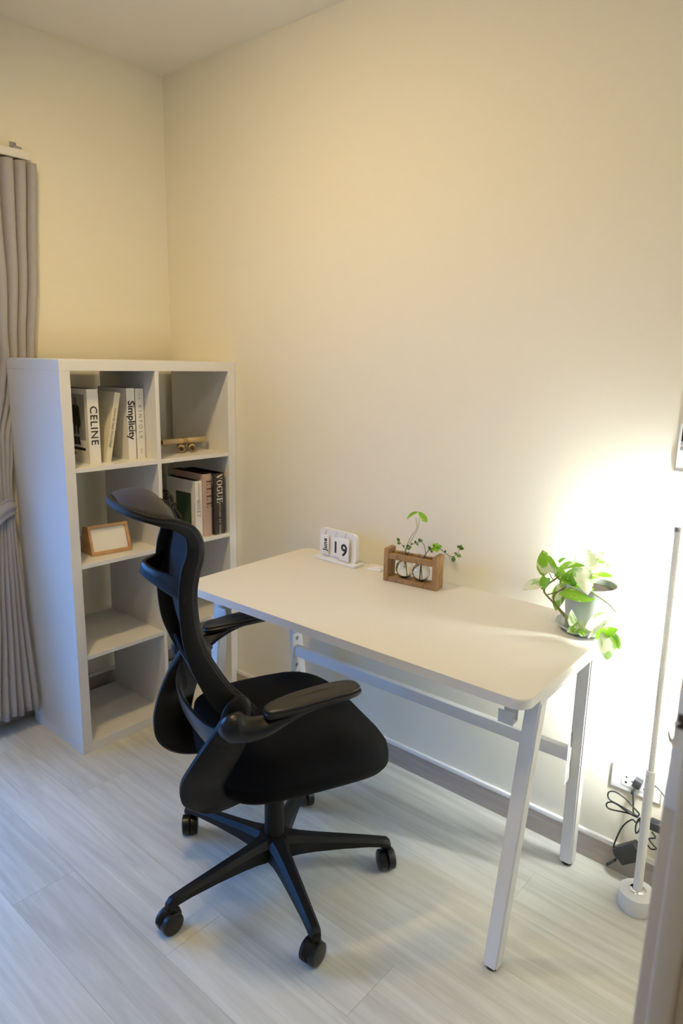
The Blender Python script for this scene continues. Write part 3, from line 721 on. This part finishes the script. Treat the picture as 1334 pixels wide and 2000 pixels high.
# five-star base
A0 = math.radians(-98.0)-TH
bm = B(); lathe(bm, [(.022, .078), (.040, .070), (.046, .080), (.047, .118), (.043, .130), (.032, .134), (.029, .134)], 30); obj('base_hub', bm, M_plas, chair)
for k_ in range(5):
    a = A0+k_*2*PI/5; M = Matrix.Rotation(a, 3, 'Z'); rings = []
    for r, wt, wb, zt, zb in ((.025, .020, .034, .132, .072), (.050, .016, .031, .130, .068), (.075, .013, .026, .126, .070), (.12, .011, .0235, .121, .074), (.20, .0095, .0205, .1125, .0775), (.28, .0085, .0175, .1035, .0775), (.318, .0085, .0165, .0985, .0745), (.333, .008, .0155, .096, .068), (.343, .006, .0130, .0875, .064), (.346, .004, .010, .078, .064)):
        zm = zb+(zt-zb)*.80
        rings.append([M @ Vector((r, s*y_, z)) for s, y_, z in ((1, wb*.8, zb), (1, wb, zb+.004), (1, wb*.98, zm-.004), (1, wt, zt), (-1, wt, zt), (-1, wb*.98, zm-.004), (-1, wb, zb+.004), (-1, wb*.8, zb))])
    bm = B(); loft(bm, rings); obj('base_leg', bm, M_plas, chair, sharp=28)
    # caster
    ca = math.radians([86, 97, 146, 152, 140][k_])-TH; Mc = Matrix.Rotation(ca, 3, 'Z'); c0 = M @ Vector((.331, 0, 0))
    off = Mc @ Vector((.008, 0, 0))
    bm = B(); cyl(bm, c0+Vector((0, 0, .050)), c0+Vector((0, 0, .074)), .0085, 14)
    hood = []
    for i in range(15):
        q = PI*(-.05+.95*i/14); hood.append(c0-off+Mc @ Vector((.0345*math.cos(q), 0, .0345*math.sin(q)))+Vector((0, 0, .031)))
    tube(bm, hood, [(.0100, .0025)]*15, 10); lathe(bm, [(0, -.004), (.024, -.004), (.024, .004), (0, .004)], 18, c0-off+Vector((0, 0, .031)), Mc @ Matrix.Rotation(PI/2, 3, 'X'))
    co = obj('caster', bm, M_plas, chair)
    for sd in (-1, 1):
        bm = B(); lathe(bm, [(0, .0115), (.018, .0125), (.021, .0112), (.0265, .0112), (.0300, .0085), (.0308, 0), (.0304, -.009), (.0285, -.0108), (0, -.0108)], 26, c0-off+Mc @ Vector((0, sd*.0128, 0))+Vector((0, 0, .0310)), Mc @ Matrix.Rotation(-PI/2*sd, 3, 'X')); obj('wheel', bm, M_plasg, co)

# ---------------------------------------------------------------- desk calendar
ca = thing('flip_calendar', 'white desk flip calendar showing 19 at the left end of the desk', 'calendar', (1.0285, -.1315, DZ), math.atan2(-.006, .201))
CW = .196
bm = B(); box2(bm, (0, 0, .0002), (CW, .055, .010), .002); obj('base', bm, M_white, ca)
bm = B(); prism(bm, [(x+CW/2-.002, z+.055) for x, z in rrect(.178, .108, .020, 6)], (0, .030, .006), (1, 0, 0), (0, 0, 1), .012); board = obj('board', bm, M_white, ca)
def card(x0, x1, z0, z1, s, size, ry=0.0, yf=.018, rot=False):
    bm = B(); c = Vector(((x0+x1)/2, yf, (z0+z1)/2)); rm = Matrix.Rotation(ry, 3, 'Z')
    box(bm, c, (x1-x0, .003, z1-z0), rm, .0006); k_ = obj('card', bm, M_white, ca)
    ux = rm @ Vector((1, 0, 0)); uy = Vector((0, 0, 1)); nf = rm @ Vector((0, -1, 0))
    if rot: text('lettering', s, size, M_ink, k_, c+nf*.0018, uy, -ux, 1.08, bold=.0007)
    else: text('lettering', s, size, M_ink, k_, c+nf*.0018-Vector((0, 0, .004)), ux, uy, bold=.0013)
    for q in (0,):
        bm = B(); cc = Vector((c.x, .026, z1+.004)); tube(bm, [cc+Vector((0, .011*math.cos(a), .011*math.sin(a))) for a in [2*PI*i/20 for i in range(20)]], .0009, 6, closed=True); obj('ring', bm, M_bolt, ca)
card(.026, .058, .020, .094, 'June', .025, .12, .016, True); card(.072, .112, .021, .093, '1', .058); card(.115, .160, .013, .097, '9', .062, 0, .013)
sm = thing('white_clip', 'small flat white plastic piece on the desk right of the calendar', 'clip', (1.258, -.108, DZ), .1)
bm = B(); box2(bm, (0, 0, .0002), (.055, .040, .004), .0015); obj('plate', bm, M_white, sm)
bm = B(); box2(bm, (.022, .016, .0035), (.048, .026, .009), .002); obj('tab', bm, M_white, sm)

# ---------------------------------------------------------------- wooden propagation stand
VA = math.atan2(.027, .191); vs_ = thing('plant_stand', 'brown wooden stand holding two glass bulb vases on the desk', 'stand', (1.3745, -.1655, DZ), VA)
VL, VD, VH = .193, .052, .112
for x in (0, VL-.017):
    bm = B(); box2(bm, (x, 0, .0002), (x+.017, VD, VH), .0015); obj('side_board', bm, M_brown, vs_)
bm = B(); box2(bm, (.017, .001, .0005), (VL-.017, VD-.001, .016), .0015); obj('bottom_board', bm, M_brown, vs_)
for yy in (.001, VD-.015):
    bm = B(); box2(bm, (.017, yy, .078), (VL-.017, yy+.014, .097), .0015); obj('top_rail', bm, M_brown, vs_)
def vloc(x, y_, z): return Matrix.Rotation(VA, 3, 'Z') @ Vector((x, y_, z))+Vector((1.3745, -.1655, DZ))
for i, vx in enumerate((.066, .126)):
    c = vloc(vx, VD/2, .0175)
    g = thing('bulb_vase', ['left', 'right'][i]+' clear glass bulb vase hanging in the wooden stand', 'vase', c, 0, 'glass bulb vases in the wooden stand')
    sc_ = 1.0
    outer = [(.001, .000), (.012, .001), (.022, .008), (.0285, .020), (.0300, .032), (.0265, .045), (.017, .056), (.0098, .064), (.0088, .082), (.0120, .088)]
    inner = [(r-.0016, z) for r, z in reversed(outer[1:])]; inner[-1] = (.010, .0035); inner.append((.001, .0022))
    bm = B(); lathe(bm, outer+inner, 28); obj('glass', bm, M_glass, g, sharp=60)
    wt = [(.001, .0026), (.0095, .0038), (.0195, .0098), (.0262, .0205), (.0280, .0320), (.0244, .0445), (.0150, .0555), (.0080, .0625), (.001, .0626)]
    bm = B(); lathe(bm, wt, 28); obj('water', bm, M_water, g, sharp=50)

# ---------------------------------------------------------------- leaves
def leaf(parent, base, tip, width, nhint, material, heart=True, curl=.25, droop=.15, name='leaf'):
    base, tip = Vector(base), Vector(tip); X = tip-base; L = X.length; X.normalize()
    N = Vector(nhint); N = (N-X*N.dot(X)).normalized(); Y_ = N.cross(X)
    nu, nv = 10, 6; bm = B(); G = []
    for i in range(nu+1):
        t = i/nu
        if heart: wv = max(0, math.sin(PI*min(1, t*.93+.07)**.66))**.68*(1-.06*t)
        else: wv = math.sin(PI*(t*.94+.03))**.8
        wv = max(wv, .03)
        r = []
        for j in range(nv+1):
            f = j/nv*2-1
            x = t*L-(.12*L*abs(f)*max(0, 1-t*4) if heart else 0)
            z = curl*width*.5*wv*abs(f)**1.3+droop*L*math.sin(PI*t)*.8
            r.append(bm.verts.new((x, f*width/2*wv, z)))
        G.append(r)
    for i in range(nu):
        for j in range(nv): bm.faces.new((G[i][j], G[i][j+1], G[i+1][j+1], G[i+1][j]))
    me = bpy.data.meshes.new(name); bm.to_mesh(me); bm.free(); me.materials.append(material)
    for p in me.polygons: p.use_smooth = True
    o = bpy.data.objects.new(name, me); link(o, parent)
    Mw = Matrix((X, Y_, N)).transposed().to_4x4(); Mw.translation = base
    o.matrix_local = Matrix.Translation(-parent.location) @ Mw
    return o
def stem(parent, pts, r0, r1, material, n=20, name='stem'):
    P = [p-parent.location for p in cr(pts, n)]
    bm = B(); tube(bm, P, [r0+(r1-r0)*i/(n-1) for i in range(n)], 8); return obj(name, bm, material, parent)
# cuttings
CAMV = Vector((.5, -.7, .6))
vc0, vc1 = vloc(.066, VD/2, .0175), vloc(.126, VD/2, .0175)
k1 = thing('plant_cutting', 'green cutting with a tall folded leaf in the left bulb vase', 'plant', (vc0.x, vc0.y, vc0.z+.006))
stem(k1, [vc0+Vector((.012, -.004, .008)), vc0+Vector((.002, 0, .05)), vc0+Vector((-.002, 0, .085)), (1.449, -.125, .922), (1.471, -.122, .958), (1.463, -.12, .992)], .0014, .0007, M_stem)
stem(k1, [vc0+Vector((-.004, .004, .03)), vc0+Vector((.001, .001, .09)), (1.455, -.12, .921), (1.475, -.12, .961), (1.477, -.12, 1.005)], .0010, .0006, M_stem)
stem(k1, [vc0+Vector((.012, -.004, .008)), vc0+Vector((-.01, -.006, .006)), vc0+Vector((-.020, .0, .018)), vc0+Vector((-.019, .004, .036))], .0016, .0006, M_root, name='root')
leaf(k1, (1.472, -.12, 1.011), (1.434, -.128, .981), .020, (-.3, -.6, .7), M_leafg, False, .3, .1); leaf(k1, (1.474, -.12, 1.012), (1.512, -.126, .986), .022, (.4, -.6, .6), M_leafg, False, .3, -.15)
stem(k1, [(1.434, -.125, .884), (1.455, -.128, .900), (1.475, -.13, .910), (1.494, -.13, .918), (1.508, -.13, .908), (1.511, -.125, .872), vc1+Vector((.0, -.002, .06)), vc1+Vector((.004, 0, .012))], .0009, .0012, M_stem, 30)
stem(k1, [(1.434, -.125, .878), (1.424, -.125, .886), (1.409, -.13, .904)], .0010, .0006, M_stem)
random.seed(3)
for p_, d_, s_ in (((1.409, -.13, .902), (-.5, -.1, .8), .014), ((1.414, -.13, .895), (-.9, -.2, .2), .012), ((1.424, -.127, .886), (.5, -.3, .6), .012), ((1.440, -.125, .888), (.2, -.4, .9), .013), ((1.440, -.125, .886), (.8, -.3, -.3), .013), ((1.450, -.127, .896), (.6, -.5, -.7), .012), ((1.456, -.128, .90), (.5, -.2, .8), .011), ((1.475, -.13, .910), (-.2, -.4, .9), .010), ((1.480, -.13, .912), (.5, -.4, -.8), .010), ((1.492, -.13, .917), (-.4, -.2, .9), .013), ((1.494, -.13, .918), (.7, -.2, .7), .012)):
    d_ = Vector(d_).normalized(); p_ = Vector(p_); leaf(k1, p_, p_+d_*s_, s_*.75, CAMV, M_leafs, False, .2, .1)
k2 = thing('plant_cutting', 'trailing small-leaved cutting in the right bulb vase', 'plant', (vc1.x, vc1.y, vc1.z+.006))
stem(k2, [vc1+Vector((-.003, 0, .008)), vc1+Vector((0, 0, .06)), (1.512, -.122, .882), (1.524, -.12, .897), (1.541, -.118, .905), (1.556, -.112, .903), (1.580, -.110, .891), (1.600, -.11, .886), (1.618, -.11, .898), (1.628, -.11, .920)], .0018, .0008, M_stem, 34)
stem(k2, [vc1+Vector((-.003, 0, .008)), vc1+Vector((-.016, -.004, .012)), vc1+Vector((-.021, -.002, .028)), vc1+Vector((-.010, 0, .045)), vc1+Vector((.0, 0, .055))], .0010, .0010, M_root, name='root')
for p_, d_, s_ in (((1.524, -.12, .895), (-.3, -.2, .9), .013), ((1.528, -.12, .899), (.5, -.3, -.8), .013), ((1.540, -.118, .905), (-.2, -.4, .9), .012), ((1.618, -.11, .896), (.9, -.2, -.2), .018), ((1.618, -.11, .898), (-.6, -.2, .2), .010), ((1.606, -.11, .888), (.2, -.3, -.9), .018), ((1.628, -.11, .918), (-.7, -.1, .6), .013), ((1.628, -.11, .918), (.3, -.1, .9), .014), ((1.628, -.11, .918), (.9, -.2, .1), .016), ((1.574, -.11, .894), (.2, -.2, .9), .010)):
    d_ = Vector(d_).normalized(); p_ = Vector(p_); leaf(k2, p_, p_+d_*s_, s_*.75, CAMV, M_leafs, False, .2, .1)
for d_ in ((-.9, -.2, .5), (.9, -.2, .4), (0, -.5, .9), (.3, -.8, -.4), (-.5, -.6, -.3)):
    d_ = Vector(d_).normalized(); p_ = Vector((1.550, -.116, .906)); leaf(k2, p_, p_+d_*.021, .015, CAMV, M_leafg, False, .2, .1)

# ---------------------------------------------------------------- potted pothos
PC = Vector((2.046, -.118, DZ))
pot = thing('potted_pothos', 'variegated trailing pothos in a white pot on the right end of the desk', 'plant', PC)
bm = B(); lathe(bm, [(0, .0003), (.058, .0003), (.074, .010), (.082, .018), (.084, .019), (.083, .022), (.071, .014), (.056, .006), (0, .006)], 40); obj('saucer', bm, M_pot, pot)
bm = B(); lathe(bm, [(0, .0065), (.054, .0065), (.057, .010), (.064, .085), (.067, .115), (.0695, .117), (.0705, .134), (.0685, .136), (.0660, .134), (.063, .115), (.058, .085), (.0, .080)], 44); obj('pot', bm, M_pot, pot)
bm = B(); lathe(bm, [(.0, .122), (.03, .122), (.0640, .118)], 36); obj('soil', bm, M_soil, pot)
T3 = lambda *a: [Vector(q) for q in a]
stem(pot, [(2.035, -.12, .888), (2.000, -.165, .895), (1.975, -.19, .87), (1.985, -.190, .842), (2.020, -.195, .814)], .0016, .0026, M_stem)
stem(pot, [(2.020, -.19, .816), (1.989, -.19, .84), (1.95, -.18, .862), (1.937, -.17, .872), (1.945, -.16, .89), (1.968, -.15, .914)], .0030, .0022, M_stem, 26)
stem(pot, [(1.95, -.18, .863), (1.97, -.17, .873), (1.996, -.15, .886), (2.03, -.13, .892)], .0018, .0016, M_stem)
stem(pot, [(2.040, -.13, .890), (2.060, -.16, .900), (2.081, -.185, .899), (2.12, -.205, .892), (2.14, -.215, .884), (2.152, -.22, .876)], .0026, .0018, M_stemg, 24)
stem(pot, [(2.020, -.195, .814), (2.045, -.212, .803), (2.064, -.215, .806), (2.089, -.22, .808), (2.109, -.22, .808), (2.146, -.22, .812)], .0022, .0015, M_stemg, 24)
stem(pot, [(1.937, -.17, .872), (1.926, -.17, .884)], .0012, .001, M_stem, 6); stem(pot, [(1.958, -.155, .899), (1.95, -.16, .910), (1.943, -.16, .921)], .0012, .001, M_stem, 8)
for a, b in (((2.04, -.12, .89), (1.968, -.15, .923)), ((2.04, -.12, .89), (2.028, -.15, .95)), ((2.04, -.11, .89), (2.035, -.12, .953)), ((2.04, -.12, .89), (2.052, -.15, .934)), ((2.03, -.11, .89), (1.988, -.1, .945)), ((2.05, -.13, .885), (2.064, -.17, .894)), ((2.02, -.12, .89), (1.999, -.15, .891)), ((2.045, -.1, .89), (2.039, -.1, .95))):
    a, b = Vector(a), Vector(b); stem(pot, [a, a.lerp(b, .5)+Vector((0, 0, .012)), b], .0015, .0011, M_stemg, 10, 'petiole')
LV = [((1.943, -.16, .922), (1.921, -.165, .983), .056, (.1, -.95, .3), M_leafv, .25, .10), ((1.966, -.15, .918), (2.046, -.175, .966), .036, (-.1, -.55, .8), M_leafg, .45, .18),
      ((1.992, -.15, .888), (2.006, -.14, .945), .046, (.3, -.8, .6), M_leafg, .4, .1), ((2.068, -.175, .896), (1.994, -.205, .884), .052, (0, -.75, .75), M_leafg, -.35, .12),
      ((2.026, -.155, .957), (2.068, -.195, .896), .054, (.55, -.75, .45), M_leafc, -.2, .12), ((2.035, -.12, .950), (2.015, -.095, .992), .044, (.2, -.7, .7), M_leafc, .25, .1),
      ((2.034, -.12, .950), (2.086, -.10, .958), .040, (.1, -.6, .8), M_leafv, .3, .1), ((2.039, -.1, .949), (2.060, -.085, .990), .040, (.2, -.8, .6), M_leafc, .3, .1),
      ((2.050, -.15, .934), (2.120, -.165, .951), .032, (.1, -.45, .9), M_leafg, -.3, .16), ((1.988, -.10, .945), (1.983, -.09, .979), .014, (1, -.3, .1), M_leafc, .3, .05),
      ((1.941, -.17, .908), (1.936, -.18, .874), .032, (-.1, -.9, .4), M_leafg, .15, .05), ((1.928, -.17, .888), (1.876, -.18, .862), .036, (-.1, -.8, .6), M_leafc, .3, .12),
      ((1.970, -.12, .874), (1.959, -.13, .806), .046, (-.2, -.9, .3), M_leafv, .3, .05), ((2.066, -.212, .798), (2.043, -.230, .858), .050, (-.5, -.8, .3), M_leafc, .3, .06),
      ((2.056, -.212, .800), (2.034, -.226, .792), .030, (-.1, -.7, .7), M_leafc, .3, .06), ((2.060, -.22, .796), (2.074, -.230, .836), .040, (.3, -.9, .2), M_leafv, .25, .05),
      ((2.093, -.215, .806), (2.160, -.222, .876), .056, (-.3, -.7, .65), M_leafc, .3, .12), ((2.109, -.222, .806), (2.166, -.232, .838), .034, (.1, -.85, .2), M_leafg, -.3, .10),
      ((2.143, -.222, .815), (2.150, -.240, .752), .050, (.2, -.9, .25), M_leafc, .35, .12), ((2.150, -.224, .815), (2.176, -.236, .788), .026, (.5, -.6, .5), M_leafg, .3, .15),
      ((1.952, -.12, .945), (1.970, -.12, .962), .012, (0, -.7, .7), M_leafg, .3, .05), ((1.972, -.13, .905), (1.940, -.12, .930), .030, (.1, -.8, .5), M_leafg, .3, .1),
      ((2.031, -.13, .916), (2.012, -.165, .926), .036, (.1, -.6, .8), M_leafv, .3, .1), ((2.030, -.13, .905), (2.040, -.18, .880), .034, (.3, -.6, .7), M_leafv, .3, .1), ((2.010, -.14, .90), (1.985, -.175, .905), .034, (0, -.5, .8), M_leafv, .3, .1)]
for b_, t__, wd_, nh, mt, cl, dr in LV: leaf(pot, b_, t__, wd_, nh, mt, True, cl, dr)

# ---------------------------------------------------------------- floor lamp
LX, LY = 2.262, -.112
lamp = thing('floor_lamp', 'slim white corner LED floor lamp with round base by the wall', 'lamp', (LX, LY, 0))
bm = B(); lathe(bm, [(0, .0003), (.046, .0003), (.048, .003), (.048, .051), (.046, .053), (0, .053)], 48); obj('base', bm, M_white, lamp)
bm = B(); lathe(bm, [(.021, .0532), (.022, .056), (.018, .0595), (.013, .060), (0, .060)], 28); obj('collar', bm, M_chrome, lamp)
bm = B(); cyl(bm, (0, 0, .058), (-.006, 0, .425), .0122, 20); obj('lower_pole', bm, M_white, lamp)
bm = B(); cyl(bm, (-.006, -.0005, .425), (-.018, -.0005, 1.085), .0078, 16); obj('upper_pole', bm, M_white, lamp)
for z in (.395, .410):
    bm = B(); lathe(bm, [(0, 0), (.002, 0), (.0015, .001), (0, .001)], 8, (-.006-.003, -.0133, z), Matrix.Rotation(PI/2, 3, 'X')); obj('rivet', bm, M_bolt, lamp)
bm = B(); cyl(bm, (-.018, 0, 1.085), (-.0182, 0, 1.096), .0088, 16); obj('end_cap', bm, M_bolt, lamp)
bm = B(); hc = [(.0052*math.cos(q), .0052*math.sin(q)) for q in [PI*i/10 for i in range(11)]]
loft(bm, [[Vector((-.0063+x, .0058+y_, .440)) for x, y_ in hc], [Vector((-.0178+x, .0058+y_, 1.075)) for x, y_ in hc]]); obj('led_strip', bm, M_led, lamp, smooth=False, label='glowing white LED strip facing the wall')

# ---------------------------------------------------------------- outlet, adapters and cords
out = thing('wall_outlet', 'white double power outlet on the wall above the baseboard', 'outlet', (2.125, 0, .270))
bm = B(); box2(bm, (0, -.009, 0), (.140, -.0002, .078), .003, 3); obj('cover_plate', bm, M_white, out)
for x in (.030, .082):
    bm = B(); box2(bm, (x, -.0115, .017), (x+.040, -.0085, .061), .002); so = obj('socket', bm, M_white, out)
    bm = B()
    for dx, dz, r in ((.014, .030, .0030), (.014, .013, .0036), (.031, .022, .0026)):
        lathe(bm, [(0, 0), (r, 0), (r, .0006), (0, .0006)], 10, (x+dx, -.0115, .017+dz), Matrix.Rotation(PI/2, 3, 'X'))
    obj('socket_hole', bm, M_ink, so)
ad = thing('power_adapter', 'black power adapter with coiled cable hanging below the wall outlet', 'adapter', (2.200, -.030, .045))
def loc(*ps): return [Vector(p)-Vector((2.200, -.030, .045)) for p in ps]
bm = B(); rA = Matrix.Rotation(.62, 3, 'Y') @ Matrix.Rotation(.10, 3, 'X'); box(bm, loc((2.208, -.034, .098))[0], (.052, .030, .078), Matrix.Rotation(.85, 3, 'Y'), .005, 3); obj('adapter_box', bm, M_adapt, ad)
bm = B(); box(bm, loc((2.204, -.022, .318))[0], (.022, .024, .026), Matrix.Rotation(.25, 3, 'Y'), .003); tube(bm, cr(loc((2.202, -.026, .308), (2.198, -.036, .298), (2.197, -.038, .288)), 8), .0045, 8); obj('plug', bm, M_adapt, ad)
def cord(name, pts, r=.0022, n=60):
    bm = B(); tube(bm, cr(loc(*pts), n), r, 8); return obj(name, bm, M_rub, ad)
cord('cable', [(2.197, -.037, .300), (2.203, -.038, .262), (2.206, -.038, .235), (2.214, -.042, .225), (2.224, -.045, .240), (2.205, -.045, .254), (2.180, -.042, .268), (2.150, -.04, .274), (2.132, -.038, .262), (2.137, -.04, .243), (2.170, -.045, .241), (2.214, -.05, .236), (2.228, -.05, .232), (2.204, -.045, .228), (2.152, -.04, .238), (2.131, -.038, .226), (2.140, -.04, .213), (2.191, -.04, .224), (2.229, -.05, .231)], n=130)
cord('cable', [(2.229, -.05, .231), (2.222, -.052, .214), (2.208, -.05, .216), (2.184, -.042, .178), (2.167, -.035, .118), (2.163, -.032, .085), (2.170, -.032, .066), (2.178, -.034, .066)])
cord('cable', [(2.229, -.05, .231), (2.232, -.05, .20), (2.224, -.05, .18), (2.220, -.048, .20), (2.226, -.05, .232)], n=40)
cord('cable', [(2.182, -.034, .070), (2.166, -.030, .046), (2.150, -.026, .022)], .0018, 16)
bm = B(); cyl(bm, loc((2.172, -.032, .052))[0], loc((2.149, -.026, .020))[0], .0042, 10); obj('jack', bm, M_adapt, ad)
bm = B(); tube(bm, [Vector((.027+.006*math.cos(q), -.018+.004*math.sin(q), .190+.010*math.cos(q))) for q in [2*PI*i/16 for i in range(16)]], .0012, 6, closed=True); obj('twist_tie', bm, M_cap, ad)
a2 = thing('power_adapter', 'second black plug adapter partly hidden behind the floor lamp pole', 'adapter', (2.262, -.030, .15))
bm = B(); box2(bm, (-.012, -.012, .052), (.026, .016, .078), .003); obj('adapter_box', bm, M_adapt, a2)
bm = B(); tube(bm, cr([(.0, -.012, .05), (.012, -.014, .038), (-.004, -.014, .026), (.010, -.014, .012), (.018, -.012, .004), (.004, -.012, -.004), (-.006, -.012, .004)], 40), .0022, 8); obj('cable', bm, M_rub, a2)
bm = B(); tube(bm, cr([(-.018, .020, .175), (.006, .004, .172), (.026, .0, .15), (.034, .0, .11), (.022, 0, .075)], 24), .0018, 8); obj('cable', bm, M_rub, a2)

# ---------------------------------------------------------------- remote in its wall holder
hold = thing('remote_holder', 'white plastic remote holder on the wall above the floor lamp', 'holder', (2.192, 0, 1.188))
bm = B(); box2(bm, (0, -.026, 0), (.062, -.0235, .036), .002); box2(bm, (0, -.026, 0), (.0025, -.0005, .040), .001); box2(bm, (.0595, -.026, 0), (.062, -.0005, .040), .001); box2(bm, (0, -.026, 0), (.062, -.0005, .003), .001); box2(bm, (0, -.0032, 0), (.062, -.0005, .09), .001)
obj('cradle', bm, M_white, hold)
text('lettering', 'LG', .010, M_inkg, hold, (.020, -.0263, .010), (1, 0, 0), (0, 0, 1))
rem = thing('remote_control', 'white air conditioner remote with dark screen in the wall holder', 'remote', (2.195, -.0130, 1.192))
bm = B(); prism(bm, [(x+.028, z+.080) for x, z in rrect(.054, .158, .008, 5)], (0, 0, 0), (1, 0, 0), (0, 0, 1), .018)
bmesh.ops.bevel(bm, geom=[e_ for e_ in bm.edges if abs(e_.verts[0].co.y-e_.verts[1].co.y) < 1e-6], offset=.003, segments=2, affect='EDGES'); obj('body', bm, M_white, rem)
bm = B(); box2(bm, (.007, -.0100, .108), (.049, -.0088, .150), .0004); obj('screen', bm, M_screen, rem)
for r_ in range(2):
    for c_ in range(3):
        bm = B(); box2(bm, (.007+c_*.015, -.0105, .098-r_*.013), (.018+c_*.015, -.0088, .105-r_*.013), .001); obj('button', bm, M_btn, rem)
